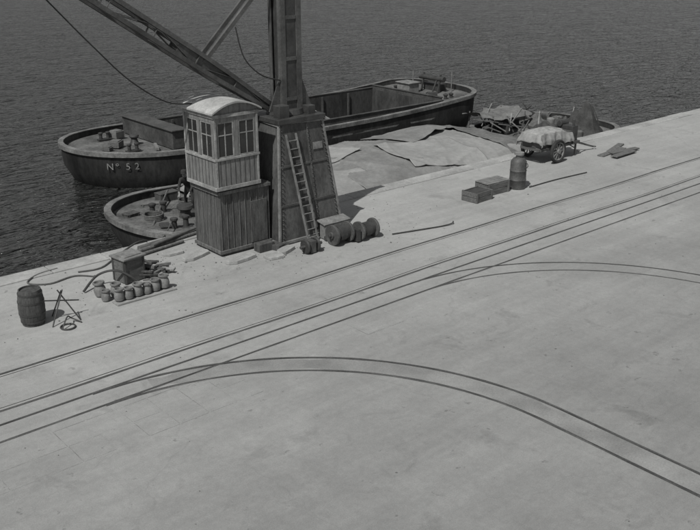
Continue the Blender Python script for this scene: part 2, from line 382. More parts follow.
for i in range(1,9): a.box((x0+i*(x1-x0)/9,y0-.004,(z0+.12+sill-.06)/2),(.010,.01,sill-z0-.2))
for i in range(1,9): a.box((x0-.004,y0+i*(y1-y0)/9,(z0+.12+sill-.06)/2),(.01,.010,sill-z0-.2))
part(cab,'plank_seam',a,'iron',up=cr)
def window(cx,cy,axis,w_,h_,zc):
    fr=MB(); gl=MB()
    def bx(mb,du,dz,su,sz,dep,off=0):
        if axis=='x': mb.box((cx+du,cy+off,zc+dz),(su,dep,sz))
        else: mb.box((cx+off,cy+du,zc+dz),(dep,su,sz))
    for s in(-1,1): bx(fr,s*(w_/2-.02),0,.04,h_,.04); bx(fr,0,s*(h_/2-.02),w_-.08,.04,.04)
    bx(fr,0,0,.028,h_-.08,.03); bx(fr,0,h_*.13,w_-.08,.028,.026)
    bx(gl,0,0,w_-.06,h_-.06,.008)
    wo=part(cab,'window',gl,'glass',up=cr); fo=part(wo,'window_frame',fr,'trim',up=cr)
for cx in((x0+(x0+x1)/2)/2+.005,(x1+(x0+x1)/2)/2-.005):
    for yy in(y0+.03,y1-.03): window(cx,yy,'x',.54,head-sill,(head+sill)/2)
for cy in((y0+(y0+y1)/2)/2+.02,(y1+(y0+y1)/2)/2-.02):
    for xx in(x0+.03,x1-.03): window(xx,cy,'y',.55,head-sill,(head+sill)/2)
a=MB(); n=16; vs=[];fs=[]
for i in range(n+1):
    t=i/n; x=x0-.09+(x1-x0+.18)*t; z=z1+.0+.25*(1-(2*t-1)**2)
    vs+= [(x,y0-.1,z),(x,y1+.1,z),(x,y0-.1,z+.045),(x,y1+.1,z+.045)]
for i in range(n):
    o=i*4; fs+=[(o,o+1,o+5,o+4),(o+2,o+6,o+7,o+3),(o,o+4,o+6,o+2),(o+1,o+3,o+7,o+5)]
fs+=[(0,2,3,1),(4*n,4*n+1,4*n+3,4*n+2)]
a.add(vs,fs); rf=part(cab,'roof',a,'roof',up=cr)
for yy in(y0+.01,y1-.01):
    a=MB(); vs=[];fs=[]
    for i in range(n+1):
        t=i/n; x=x0+(x1-x0)*t; zz=z1+.0+.24*(1-(2*((x-(x0-.09))/(x1-x0+.18))-1)**2)
        vs+=[(x,yy,z1-.02),(x,yy,zz)]
    for i in range(n): fs.append((i*2,i*2+2,i*2+3,i*2+1))
    a.add(vs,fs); part(cab,'gable',a,'woodg',up=cr)
# ---------------------------------------------------------------- hulls
def hull_xs(x0,x1,Lb,Ls,hold):
    xs=[x0+Lb*(1-math.cos(t*math.pi/2/12)) for t in range(0,12)]
    m0=x0+Lb;m1=x1-Ls; xs+=[m0+(m1-m0)*i/16 for i in range(17)]
    xs+=[x1-Ls*(1-math.sin(t*math.pi/2/12)) for t in range(1,13)]
    if hold: xs+= [hold[0],hold[1]]
    xs=sorted(set(round(x,4) for x in xs)); return xs
def make_boat(name,label,x0,x1,yc,W,zg,zd,Lb,Ls,nb,ns,hold=None,sheer=(.35,.25),hm='hull',dm='deck',rake=.95):
    xs=hull_xs(x0,x1,Lb,Ls,hold); xc=(x0+x1)/2; Lh=(x1-x0)/2
    def hw(x):
        if x<x0+Lb: e=(x0+Lb-x)/Lb; return W*max(0,1-e**nb)**(1/nb)
        if x>x1-Ls: e=(x-x1+Ls)/Ls; return W*max(0,1-e**ns)**(1/ns)
        return W
    def sh(x):
        e=(x-xc)/Lh; return (sheer[0] if e<0 else sheer[1])*abs(e)**2.5
    outline=[(x,yc-hw(x)) for x in xs]+[(x,yc+hw(x)) for x in reversed(xs[1:-1])]
    def loop(ox,oy,z,s=1):
        L_=[]
        for x,y in outline: L_.append((xc+(x-xc)*(1+ox/Lh),yc+(y-yc)*(1+oy/W)+.02*noise.noise(Vector((x,y,z))),z+s*sh(x)+.015*noise.noise(Vector((x*.8,y,5)))))
        return L_
    def skin(mb,loops,close=False):
        n=len(outline); vs=[p for l in loops for p in l]; fs=[]
        m=len(loops)
        for k in range(m if close else m-1):
            k2=(k+1)%m
            for i in range(n): fs.append((k*n+i,k*n+(i+1)%n,k2*n+(i+1)%n,k2*n+i))
        mb.add(vs,fs)
    t=thing(name,(xc,yc,ZW),label,'barge' if hold else 'boat')
    a=MB(); skin(a,[loop(-1.6*rake,-.8,ZW-1.2,0),loop(-.5*rake,-.12,ZW-.1,.2),loop(-.1,0,ZW+.5,.6),loop(0,0,zg),loop(-.13,-.13,zg),loop(-.13,-.13,zd,1)])
    part(t,'hull',a,hm,smooth=True)
    a=MB(); skin(a,[loop(.0,.0,zg-.17),loop(.07,.07,zg-.15),loop(.07,.07,zg+.03),loop(-.15,-.15,zg+.035),loop(-.15,-.15,zg+.0)]); 
    part(t,'gunwale',a,'rub',smooth=True)
    a=MB(); dk=lambda x:zd+sh(x)+.0
    for i in range(len(xs)-1):
        p,q=xs[i],xs[i+1]; wp=max(hw(p)-.1,0); wq=max(hw(q)-.1,0)
        inh= hold and p>=hold[0]-1e-3 and q<=hold[1]+1e-3
        if inh:
            for s in(-1,1): a.add([(p,yc+s*wp,dk(p)),(q,yc+s*wq,dk(q)),(q,yc+s*hold[2],dk(q)),(p,yc+s*hold[2],dk(p))],[(0,1,2,3)])
        else: a.add([(p,yc-wp,dk(p)),(q,yc-wq,dk(q)),(q,yc+wq,dk(q)),(p,yc+wp,dk(p))],[(0,1,2,3)])
    part(t,'deck',a,dm)
    if hold:
        h0,h1,hW,zf,ch=hold; a=MB(); zb_=zd+.35
        a.add([(h0,yc-hW,zf),(h1,yc-hW,zf),(h1,yc+hW,zf),(h0,yc+hW,zf),(h0,yc-hW,zb_),(h1,yc-hW,zb_),(h1,yc+hW,zb_),(h0,yc+hW,zb_)],[(0,1,2,3),(0,1,5,4),(1,2,6,5),(2,3,7,6),(3,0,4,7)])
        ho=part(t,'hold',a,'hold')
        k=int((h1-h0)/1.8)
        for i in range(1,k):
            x=h0+(h1-h0)*i/k
            part(ho,'rib',MB().box((x,yc+(hW-.06),(zf+zb_)/2),(.09,.1,zb_-zf-.02)),'hull2',up=t)
        a=MB(); zc=zd+ch/2+.02; 
        for s in(-1,1): a.box(((h0+h1)/2,yc+s*(hW+.05),zc+.05),(h1-h0+.24,.08,ch+.1)); a.box(((h0+h1)/2,yc+s*(hW+.06),zd+ch+.10),(h1-h0+.3,.15,.05))
        for x in(h0-.05,h1+.05): a.box((x,yc,zc+.12),(.08,2*hW+.02,ch+.24)); a.box((x,yc,zd+ch+.25),(.15,2*hW+.1,.05))
        part(t,'coaming',a,'hull2',bevel=.01)
    return t,xs,hw,sh
bt,_,bhw,bsh=make_boat('cargo_barge','long dark tarred cargo barge with empty open hold moored offshore',14.8,38.1,35.4,3.4,-.4,-.65,4.6,2.2,2.1,3.0,hold=(19.6,34.9,2.75,-1.6,.35),sheer=(.2,.5))
def bitts(t,x,y,z,s=1,m='iron'):
    a=MB()
    for d in(-.22,.22): a.lathe([(.1*s,0),(.09*s,.3*s),(.13*s,.36*s),(.13*s,.42*s),(.05*s,.45*s)],(x+d*s,y,z),12)
    a.box((x,y,z+.03),(.8*s,.3*s,.06)); part(t,'mooring_bitts',a,m)
bitts(bt,17.2,34.0,-.5,.8);bitts(bt,17.3,36.9,-.5,.8);bitts(bt,36.2,33.3,-.5);bitts(bt,36.2,37.3,-.5)
a=MB(); a.lathe([(.24,0),(.17,.12),(.13,.25),(.22,.35),(.2,.42),(.05,.44)],(18.0,35.4,-.55),16); part(bt,'windlass',a,'iron',smooth=True)
a=MB(); a.box((19.1,35.6,-.15),(.7,4.6,.8)); a.box((19.1,35.6,.27),(.85,4.8,.06)); part(bt,'fore_locker',a,'hull2',bevel=.02)
a=MB(); a.box((35.9,36.2,-.1),(.8,1.0,.65)); a.box((35.9,36.2,.25),(.95,1.15,.06)); part(bt,'stern_locker',a,'edge',bevel=.02,label='pale wooden locker')
a=MB()
for y in(34.6,35.9): a.bar((36.7,y,-.4),(36.9,y,.75),.08,.1)
a.cyl((36.9,34.3,.5),(36.9,36.2,.5),.15,n=16); a.bar((36.4,34.8,-.4),(36.9,34.8,.6),.07,.07); a.box((37.3,35.4,-.1),(.5,1.3,.5)); part(bt,'stern_winch',a,'iron',smooth=True)
for x,y,z in((37.4,34.2,.9),(37.0,36.9,.7)): part(bt,'stanchion',MB().cyl((x,y,-.3),(x,y,z),.03,n=8),'edge')
for x,y,l,w_,hh,mm in((17.0,35.2,.6,.5,.25,'woodm'),(16.4,34.8,.4,.3,.15,'rope'),(18.2,33.8,.9,.15,.12,'edge'),(17.9,36.9,.5,.5,.3,'canvas2'),(36.8,33.9,.5,.4,.3,'woodm'),(36.9,37.0,.6,.5,.4,'woodd'),(35.9,34.3,.5,.6,.35,'iron')):
    g=MB(); g.box((x,y,-.48+hh/2),(l,w_,hh),Matrix.Rotation(x*3,3,'Z')); g.box((x,y,-.46+hh),(l*.8,w_*.8,.04),Matrix.Rotation(x*3,3,'Z')); part(bt,'deck_box',g,mm,bevel=.01)
for x in(27.6,28.6):
    a=MB(); a.bar((x,37.6,-.05),(x+.1,33.9,-.9),.1,.1); part(bt,'cross_beam',a,'edge')
a=MB(); a.bar((27.6,37.6,.0),(28.7,37.6,.0),.1,.12); part(bt,'cross_beam',a,'woodl')
a=MB(); a.box((26.5,32.02,-.95),(15,.05,.08)); part(bt,'rubbing_band',a,'rub')
def letter(txt,size,loc,rot,par,m):
    cu=D.curves.new('lettering','FONT'); cu.body=txt; cu.size=size; cu.extrude=.004; ob=D.objects.new('tmp',cu); link(ob); C.view_layer.update()
    me=D.meshes.new_from_object(ob.evaluated_get(C.evaluated_depsgraph_get())); D.objects.remove(ob)
    me.materials.clear(); me.materials.append(M[m]); o=link(D.objects.new('lettering',me)); o.parent=par
    o.location=Vector(loc)-Vector(par['o']); o.rotation_euler=rot; return o
for ch_,x in (('N',15.62),('º',15.90),('5',16.22),('2',16.53)):
    ya=35.4-bhw(x); yb=35.4-bhw(x+.2); an=math.atan2(yb-ya,.2); nx_,ny_=math.sin(an),-math.cos(an)
    letter(ch_,.40,(x+nx_*.04,ya+ny_*.04,-.92),(math.radians(90),0,an),bt,'white')
lt,_,lhw,lsh=make_boat('lighter',"low dark lighter moored tight against the quay wall",12.1,31.4,25.4,3.3,-.8,-1.05,3.6,2.6,2.2,2.4,hold=(16.6,29.6,2.6,-1.7,.25),sheer=(.3,.15))
bitts(lt,13.9,24.6,-.93);bitts(lt,14.2,26.6,-.95)
a=MB(); a.lathe([(.3,0),(.22,.15),(.17,.35),(.3,.45),(.28,.55),(.05,.58)],(14.7,25.6,-1.03),16); part(lt,'capstan',a,'iron',smooth=True)
a=MB(); a.box((15.7,24.2,-.82),(.7,.9,.5)); a.box((15.7,24.2,-.55),(.8,1.0,.05)); part(lt,'deck_hatch',a,'woodm',bevel=.02)
def coil(x,y,z,R_,label):
    g=MB(); pts=[]
    for i in range(120):
        t=i/120*2*math.pi*4.5; rr=R_*(.55+.45*((i%27)/27)); pts.append((rr*math.cos(t),rr*math.sin(t),.03+.012*i/6))
    g.tube(pts,.025,6); return solo('rope_coil',g,'rope',(x,y,z),label,'rope',smooth=True,local=True)
coil(13.6,25.9,-.89,.38,'coiled hemp rope on the foredeck of the lighter')
coil(15.6,27.1,-1.03,.34,'coiled hemp rope on the lighter deck beside bitts')
for k,(x,y,l,w_,hh,rz,mm) in enumerate(((14.6,24.1,.6,.4,.25,.3,'woodm'),(15.9,25.6,.9,.5,.35,.1,'canvasd'),(15.2,23.3,.5,.5,.3,.8,'canvas2'),(14.4,27.5,.7,.35,.2,-.4,'canvas2'),(16.0,26.6,.5,.4,.5,.2,'woodd'),(14.6,23.4,.4,.5,.25,.5,'woodd'),(13.5,24.9,.5,.3,.2,1.2,'iron'),(15.3,27.9,.8,.4,.35,.1,'woodd'),(14.8,26.2,.5,.3,.3,.7,'woodm'),(13.2,26.7,.5,.35,.25,.2,'woodd'),(15.1,24.9,.6,.3,.35,-.3,'woodd'))):
    g=MB(); g.box((0,0,hh/2),(l,w_,hh)); 
    for s in(-1,1): g.box((s*(l/2-.06),0,hh/2),(.05,w_+.04,hh+.03))
    g.box((0,0,hh+.02),(l+.03,w_+.03,.03))
    solo('cargo_box',g,mm,(x,y,-1.0),'small strapped wooden box on the lighter foredeck','box',bevel=.01,group='boxes on the lighter deck',rotz=rz,local=True)
for p,q in (((13.3,24.2,-.85),(16.0,23.0,-.7)),((13.2,25.2,-.85),(15.4,28.0,-.6)),((14.0,23.6,-.9),(16.2,24.9,-.5))):
    g=MB(); g.cyl(p,q,.04,.03,8); solo('boat_hook',g,'woodm',p,'slim wooden pole lying across the lighter foredeck','pole',smooth=True,group='poles on the lighter deck')
# tarpaulins : overlapping flat sheets draped over one low load
def crease(x,y,ang,sc,seed,p):
    c,s=math.cos(ang),math.sin(ang); u_=(x*c+y*s)*sc; v_=(-x*s+y*c)*sc*.16
    return (1-min(1,abs(noise.noise(Vector((u_+.2*noise.noise(Vector((x*.4,y*.4,seed))),v_,seed))))*2.2))**p
def load(x,y):
    ux=(x-16.3)/(31.3-16.3)*2-1; uy=(y-25.35)/3.45
    pa=max(0,1-abs(ux)**16); pb=max(0,1-abs(uy)**6)
    z=-.82+.70*pa*pb-.12*max(0,ux)
    z+=.10*noise.noise(Vector((x*.28,y*.3,4.4)))+.10*max(0,1-abs(uy+.1)*1.4)*pa
    # edges of stacked bales under the cloth
    z+=.06*(1/(1+math.exp(-6*math.sin(x*1.15+.3))))*pb*pa+.04*(1/(1+math.exp(-6*math.sin(y*1.7+1))))*pa*pb
    return z
def sheet(cx,cy,lx,ly,rot,k,seed,m,label):
    nx,ny=84,84; vs=[];fs=[]; c_,s_=math.cos(rot),math.sin(rot)
    for i in range(nx+1):
        for j in range(ny+1):
            a_=i/nx*2-1;b_=j/ny*2-1
            u0=a_*lx/2+.10*noise.noise(Vector((b_*2,seed,1))); v0=b_*ly/2+.10*noise.noise(Vector((a_*2,seed,7)))
            x=cx+u0*c_-v0*s_; y=cy+u0*s_+v0*c_
            y=min(max(y,21.98+.02*k),28.75); x=max(x,16.1)
            fold=crease(x,y,.5+seed,.5,seed+11,5)*.07+crease(x,y,1.9+seed,.55,seed+31,5)*.06+crease(x,y,-.35+seed,1.0,seed+51,7)*.03
            ed=max(abs(a_),abs(b_)); curl=.05*max(0,noise.noise(Vector((x*1.2,y*1.2,seed+3))))*max(0,(ed-.85)/.15)
            vs.append((x,y,load(x,y)+.03+.022*k+fold+curl))
    for i in range(nx):
        for j in range(ny): o=i*(ny+1)+j; fs.append((o,o+ny+1,o+ny+2,o+1))
    g=MB(); g.add(vs,fs)
    o=solo('tarpaulin',g,m,(cx,cy,-.8),label,'tarpaulin',smooth=True,group='tarpaulins over the lighter cargo')
    sd=o.modifiers.new('thick','SOLIDIFY'); sd.thickness=.02; sd.offset=1
    return o
L1='dusty creased tarpaulin laid flat over the lighter cargo'
L2='greyer patched tarpaulin overlapping its neighbours on the lighter'
sheet(18.6,25.3,5.4,7.2,.03,0,1.3,'canvas',L1)
sheet(23.0,25.3,5.2,7.2,-.03,1,4.7,'canvasb',L2)
sheet(27.2,25.3,5.4,7.0,.04,0,6.2,'canvas',L1)
sheet(30.0,25.1,2.8,6.4,-.05,2,8.1,'canvas2','dark grey tarpaulin folded over the lighter stern')
sheet(20.6,26.6,3.6,3.2,.22,3,2.9,'canvasc','paler bleached tarpaulin spread across two larger sheets')
sheet(25.2,23.9,3.8,3.0,-.16,4,9.4,'canvasc','paler bleached tarpaulin spread across two larger sheets')
sheet(26.6,27.0,3.2,2.6,.3,5,3.7,'canvasb',L2)
for pts in ([(13.6,24.6,-.6),(12.3,23,-.5),(11.0,21.9,.0),(10.0,21.2,.03),(9.2,20.6,.03),(8.6,20.7,.03)],[(14.2,24.2,-.6),(13.4,22.8,-.3),(12.6,21.8,.03),(11.8,21.2,.03)],[(8.3,21.3,.03),(7.7,21.2,.03),(7.3,20.8,.03),(7.7,20.4,.03),(8.4,20.5,.03),(8.8,20.1,.03)]):
    g=MB(); g.tube(smooth_pts(pts),.02,6); solo('mooring_rope',g,'rope',pts[3],'slack mooring rope lying across the quay edge','rope',smooth=True)
# cluttered work boat
wb,_,whw,wsh=make_boat('work_boat','dark cluttered work boat with canvas awning beside the quay',31.9,39.2,26.4,2.8,-.85,-1.1,2.4,1.6,2.0,2.6,sheer=(.25,.1))
for x,y in((33.0,27.4),(33.1,29.0),(35.2,27.2),(35.4,28.9)):
    a=MB(); a.cyl((x,y,-1),(x+.05,y,-.05),.035,n=8); part(wb,'awning_post',a,'woodm')
a=MB(); vs=[];fs=[]
for i in range(19):
    for j in range(13):
        x=32.8+2.9*i/18+.3*noise.noise(Vector((j*.4,1,0))); y=27.1+2.1*j/12+.3*noise.noise(Vector((i*.4,5,0))); vs.append((x,y,-.12+.12*(1-abs(2*j/12-1))+.28*noise.noise(Vector((x*1.2,y*1.2,3)))-.15*math.sin(math.pi*i/18)))
for i in range(18):
    for j in range(12): o=i*13+j; fs.append((o,o+13,o+14,o+1))
a.add(vs,fs); part(wb,'awning',a,'canvas2')
def heap(cx,cy,rx,ry,hh,seed,m,nm,lab=None):
    a=MB(); vs=[];fs=[]; nr,nt_=10,26
    for i in range(nr+1):
        q=i/nr
        for k in range(nt_):
            t=2*math.pi*k/nt_; w_=1+.35*noise.noise(Vector((math.cos(t)*1.3,math.sin(t)*1.3,seed)))
            vs.append((cx+rx*q*w_*math.cos(t),cy+ry*q*w_*math.sin(t),-1.05+hh*(1-q**1.3)*(1+.5*noise.noise(Vector((q*3*math.cos(t),q*3*math.sin(t),seed+4))))))
    for i in range(nr):
        for k in range(nt_): fs.append((i*nt_+k,i*nt_+(k+1)%nt_,(i+1)*nt_+(k+1)%nt_,(i+1)*nt_+k))
    a.add(vs,fs); part(wb,nm,a,m,label=lab)
heap(37.0,24.9,1.2,1.1,1.45,2,'canvasd','canvas_heap','dark canvas draped over a pointed heap')
heap(34.6,25.4,1.3,1.0,.8,5,'canvasd','canvas_heap'); heap(36.2,27.2,1.0,.9,.7,9,'rope','net_heap'); heap(33.2,25.6,.8,.7,.5,12,'hull2','canvas_heap'); heap(35.8,25.2,.9,.8,.9,15,'hull2','canvas_heap')
for k in range(60):
    x=32.6+random.uniform(0,6.0); y=24.3+random.uniform(0,4.0); a=MB(); mm=random.choice(['woodm','iron','canvasd','edge','woodd','rope'])
    hh=random.uniform(.2,.55)
    if k%5==0: a.lathe([(.16,0),(.2,.1),(.2,hh),(.12,hh+.06)],(x,y,-1.05),12); nm='cask'
    elif k%5==1:
        RR=Matrix.Rotation(random.uniform(0,3),3,'Z'); a.box((x,y,-1.05+hh/2),(random.uniform(.4,.8),random.uniform(.3,.5),hh),RR); a.box((x,y,-1.03+hh),(.5,.36,.05),RR); nm='deck_box'
    else:
        an=random.uniform(0,3.1); l=random.uniform(.7,2.4); d=Vector((math.cos(an),math.sin(an)*.5,0))*l/2; c=Vector((x,y,-.7+random.uniform(0,.45))); a.bar(c-d-Vector((0,0,random.uniform(0,.4))),c+d+Vector((0,0,random.uniform(0,.7))),.045,.05); nm='spar'
    part(wb,nm,a,mm)
# ---------------------------------------------------------------- trailer
tr=thing('trailer',(27.9,20.3,0),'two wheeled machine trailer with draped pale canvas on the quay','trailer')
def wheel(x,y,R_):
    a=MB(); a.ring((x,y,R_),(0,1,0),R_-.055,.055,28,8,1.2); ty=part(tr,'wheel',a,'rubber',smooth=True)
    a=MB(); a.ring((x,y,R_),(0,1,0),R_-.12,.025,24,6,2); a.cyl((x,y-.09,R_),(x,y+.07,R_),.085,n=14)
    for k in range(10): t=k*math.pi/5; a.bar((x,y,R_),(x+(R_-.12)*math.cos(t),y,R_+(R_-.12)*math.sin(t)),.035,.04,up=(0,1,0))
    part(ty,'rim',a,'edge',up=tr)
for y in(19.60,21.0): wheel(27.2,y,.46)
a=MB()
for y in(19.85,20.75): a.bar((26.4,y,.56),(28.9,y,.56),.08,.1)
for x in(26.4,27.2,28,28.9): a.bar((x,19.85,.56),(x,20.75,.56),.08,.08)
a.cyl((27.2,19.60,.46),(27.2,21.0,.46),.035,n=10)
a.bar((28.75,19.9,.56),(28.75,19.9,.04),.06,.06); a.bar((28.75,20.7,.56),(28.75,20.7,.04),.06,.06); a.bar((28.75,19.9,.3),(28.2,19.9,.56),.04,.04)
part(tr,'chassis',a,'iron2')
a=MB(); a.bar((28.9,19.9,.52),(29.75,20.1,.26),.06,.06); a.bar((28.9,20.7,.52),(29.75,20.1,.26),.06,.06); a.bar((29.7,20.1,.27),(30.2,20.05,.12),.07,.07); a.ring((30.27,20.04,.11),(0,0,1),.07,.02,14,6); part(tr,'drawbar',a,'iron2')
a=MB(); a.box((27.45,20.3,.82),(2.0,.86,.44)); part(tr,'body',a,'iron2',bevel=.02)
a=MB(); a.box((28.65,20.3,.9),(.36,.8,.6)); a.cyl((28.65,20.0,1.15),(28.65,20.0,1.45),.05,n=10); a.cyl((28.4,20.5,1.24),(28.9,20.5,1.24),.12,n=14); part(tr,'engine',a,'iron',bevel=.02)
# draped sheet: a cloth grid over the body, hanging down its sides in folds
a=MB(); vs=[];fs=[]; nu,nv=80,64
for i in range(nu+1):
    for j in range(nv+1):
        p=(i/nu*2-1)*1.30; q=(j/nv*2-1)*.86; hx,hy=1.0,.46
        ox=max(0,abs(p)-hx); oy=max(0,abs(q)-hy)
        X=math.copysign(min(abs(p),hx)+.10*min(1,ox*4),p); Y=math.copysign(min(abs(q),hy)+.09*min(1,oy*4),q)
        drop=max(ox,oy)+.3*min(ox,oy)
        wave=.045*math.sin(p*9+1.5*math.sin(p*3))*min(1,oy*5)+.02*math.sin(p*21)*min(1,oy*5); wavx=.05*math.sin(q*10)*min(1,ox*5)
        top=1.12+.20*math.exp(-((p+.45)/.45)**2-((q)/.35)**2)+.12*math.exp(-((p-.4)/.35)**2-((q-.1)/.3)**2)-.12*max(0,p)+.05*noise.noise(Vector((p*2.2,q*2.6,3)))+.05*crease(p*1.5,q*1.5,.8,1.6,5,4)
        ragged=1+.25*noise.noise(Vector((p*2,q*2,8)))
        vs.append((27.40+X+wavx*(1 if p>0 else -1),20.3+Y+wave*(1 if q>0 else -1),top-drop*ragged))
for i in range(nu):
    for j in range(nv): o=i*(nv+1)+j; fs.append((o,o+nv+1,o+nv+2,o+1))
a.add(vs,fs); cvr=part(tr,'canvas_cover',a,'canvasp',smooth=True); sd=cvr.modifiers.new('thick','SOLIDIFY'); sd.thickness=.012
tr.location.x+=.4
for k,(x,y,rz,l,w_) in enumerate(((30.7,19.2,.1,1.9,.28),(31.1,18.9,-.12,1.6,.25),(31.4,19.5,.3,1.7,.25),(30.6,18.6,.05,1.5,.3))):
    g=MB(); g.box((0,0,.03+.045*(k%2)),(l,w_,.045)); solo('plank',g,'woodm' if k%2 else 'batt',(x,y,.004*k),'short weathered plank lying on the quay near trailer','plank',bevel=.006,group='loose planks on the quay',rotz=rz,local=True)
# ---------------------------------------------------------------- canister and crates
a=thing('metal_canister',(23.66,18.37,0),'upright dented metal canister with narrow capped neck','canister')
g=MB(); g.lathe([(.24,.0),(.28,.02),(.285,.3),(.3,.32),(.285,.34),(.28,.62),(.295,.64),(.28,.66),(.275,.95),(.2,1.06),(.12,1.1)],(23.66,18.37,0),28); part(a,'body',g,'iron2',smooth=True)
g=MB(); g.lathe([(.11,1.08),(.11,1.18),(.17,1.19),(.17,1.27),(.06,1.3)],(23.66,18.37,0),20); part(a,'cap',g,'edge',smooth=True)
g=MB(); g.tube(smooth_pts([(23.66,18.09,.75),(23.66,17.98,.82),(23.66,18.0,.93),(23.66,18.14,.97)]),.015); part(a,'handle',g,'iron')
def crate(x,y,rz,l,w_,hh,label,lid):
    t=thing('crate',(x,y,0),label,'crate','wooden crates on the quay'); 
    g=MB(); th=.03
    for s in(-1,1):
        for k in range(2):
            z=hh*(.25+.5*k); g.box((x,y+s*(w_/2-th/2),z),(l,th,hh/2-.015)); g.box((x+s*(l/2-th/2),y,z),(th,w_-2*th,hh/2-.015))
    g.box((x,y,.015),(l-.06,w_-.06,.03)); part(t,'body',g,'woodm',bevel=.006)
    for i in(-1,1):
        for j in(-1,1): part(t,'cleat',MB().box((x+i*(l/2-.05),y+j*(w_/2+.012),hh/2),(.07,.022,hh)),'batt')
    if lid:
        g=MB(); 
        for k in range(4): g.box((x,y+(k-1.5)*w_/4,hh+.017+.003*k),(l+.05,w_/4-.012,.03))
        part(t,'lid',g,'edge',bevel=.005)
    else:
        g=MB(); g.box((x,y,.2),(l-.1,w_-.1,.2)); part(t,'contents',g,'canvasd')
    t.rotation_euler[2]=rz; return t
crate(21.55,18.35,.05,.85,.62,.34,'open shallow wooden crate sitting on the quay',False)
crate(22.6,18.6,-.04,1.05,.6,.4,'closed wooden crate with pale plank lid',True)
def rod(pts,label,r_=.025,m='iron'):
    g=MB(); g.tube(smooth_pts(pts),r_,8); solo('iron_rod',g,m,pts[0],label,'rod',smooth=True)
rod([(16.9,17.55,.03),(17.8,17.3,.03),(18.6,17.1,.03),(18.95,17.06,.05),(19.05,17.12,.07)],'long thin bent iron bar lying on concrete',.02)
rod([(24.0,18.1,.03),(25.5,18.1,.03),(27.2,17.97,.03)],'straight iron bar on the ground beside canister',.02)
# ---------------------------------------------------------------- winch rollers
wi=thing('winch',(15.7,18.05,0),'dark iron double drum winch resting at the crane foot','winch')
def drum(par,xa,xb,y,z,R_,root,m='iron'):
    g=MB(); g.cyl((xa,y,z),(xb,y,z),R_*.66,n=22); g.cyl((xa+.16,y,z),(xb-.16,y,z),R_*.74,n=22)
    d=part(par,'drum',g,m,smooth=True,up=root)
    for x in(xa,xb): g=MB(); g.cyl((x-.035,y,z),(x+.035,y,z),R_,n=26); g.cyl((x-.08,y,z),(x+.08,y,z),R_*.35,n=14); part(d,'flange',g,'iron2',smooth=True,up=root,bevel=.008)
drum(wi,15.0,15.55,18.0,.3,.3,wi); drum(wi,15.85,16.4,17.85,.28,.28,wi)
g=MB(); g.box((15.7,18.4,.08),(1.3,.12,.12)); g.cyl((14.85,18.0,.3),(16.6,17.83,.27),.05,n=10)
for x in(15.70,): g.box((x,17.95,.22),(.12,.6,.36))
part(wi,'bed_frame',g,'iron',bevel=.01)
g=MB(); g.box((15.55,18.6,.5),(1.0,.38,.04),Matrix.Rotation(.18,3,'X')); g.box((15.55,18.56,.25),(.9,.28,.44)); part(wi,'cover_plate',g,'edge',bevel=.01)
w2=thing('pulley_block',(14.15,17.95,0),'pair of iron flanged wheels on a short axle','pulley')
for x in(13.98,14.34):
    g=MB(); g.ring((x,17.95,.21),(1,0,0),.17,.04,22,8); g.cyl((x-.03,17.95,.21),(x+.03,17.95,.21),.15,n=20); part(w2,'wheel',g,'iron',smooth=True)
g=MB(); g.cyl((13.8,17.95,.21),(14.55,17.95,.21),.045,n=12); g.box((14.16,17.95,.2),(.18,.3,.34)); part(w2,'axle',g,'iron2',bevel=.01)
for k,(x,y,l,w_,rz,hh) in enumerate(((11.55,19.75,.95,.42,.25,.09),(12.35,18.72,1.0,.4,.1,.1),(13.15,18.35,.55,.5,-.2,.08),(13.65,18.45,.7,.32,.35,.1),(11.2,20.35,.6,.35,-.1,.08))):
    g=MB(); 
    vs=[]; nn=9
    for zz,sc in((0,1.0),(hh,.96)):
        for q in range(nn):
            t=2*math.pi*q/nn; c_,s_=math.cos(t),math.sin(t); mm=max(abs(c_),abs(s_))**.8; jt=1+random.Random(k*31+q).uniform(-.09,.06); vs.append((c_/mm*l/2*sc*jt,s_/mm*w_/2*sc*jt,zz))
    g.add(vs,[tuple(range(nn)),tuple(range(nn,2*nn))]+[(q,(q+1)%nn,(q+1)%nn+nn,q+nn) for q in range(nn)])
    solo('stone_slab',g,'stone',(x,y,.0),'pale loose stone slab lying at foot of crane','slab',bevel=.015,group='loose slabs around the crane foot',rotz=rz,local=True)
g=MB(); g.box((13.3,18.95,.12),(.5,.3,.24)); g.box((13.62,18.8,.08),(.3,.4,.16),Matrix.Rotation(.3,3,'Z')); solo('timber_chock',g,'woodd',(13.3,18.9,0),'dark timber chock wedged under the crane base','chock',bevel=.01)
# ---------------------------------------------------------------- left clutter
t=thing('wooden_chest',(9.4,19.4,0),'squat wooden chest with overhanging lid on the quay','chest')
g=MB(); g.box((9.4,19.4,.33),(.6,.52,.62)); bo=part(t,'body',g,'woodm',bevel=.01)
g=MB(); g.box((9.4,19.4,.665),(.7,.62,.045)); g.box((9.4,19.4,.70),(.5,.42,.03)); part(t,'lid',g,'edge',bevel=.008)
for s in(-1,1): part(t,'cleat',MB().box((9.4+s*.27,19.13,.33),(.05,.02,.6)),'woodd'); part(t,'cleat',MB().box((9.09,19.4+s*.23,.33),(.02,.05,.6)),'woodd')
t.rotation_euler[2]=.15
pot=thing('iron_pot',(8.5,18.2,0),'rounded iron pot standing in a row on the quay','pot','row of iron pots on a board')
g=MB(); g.lathe([(.07,0),(.11,.03),(.125,.12),(.11,.2),(.085,.25),(.12,.28),(.12,.31),(.09,.31),(.07,.24)],(8.5,18.2,0.05),18); part(pot,'body',g,'edge',smooth=True)
g=MB(); g.ring((8.5,18.2,.35),(0,0,1),.1,.018,18,6); part(pot,'rim',g,'edge',smooth=True)
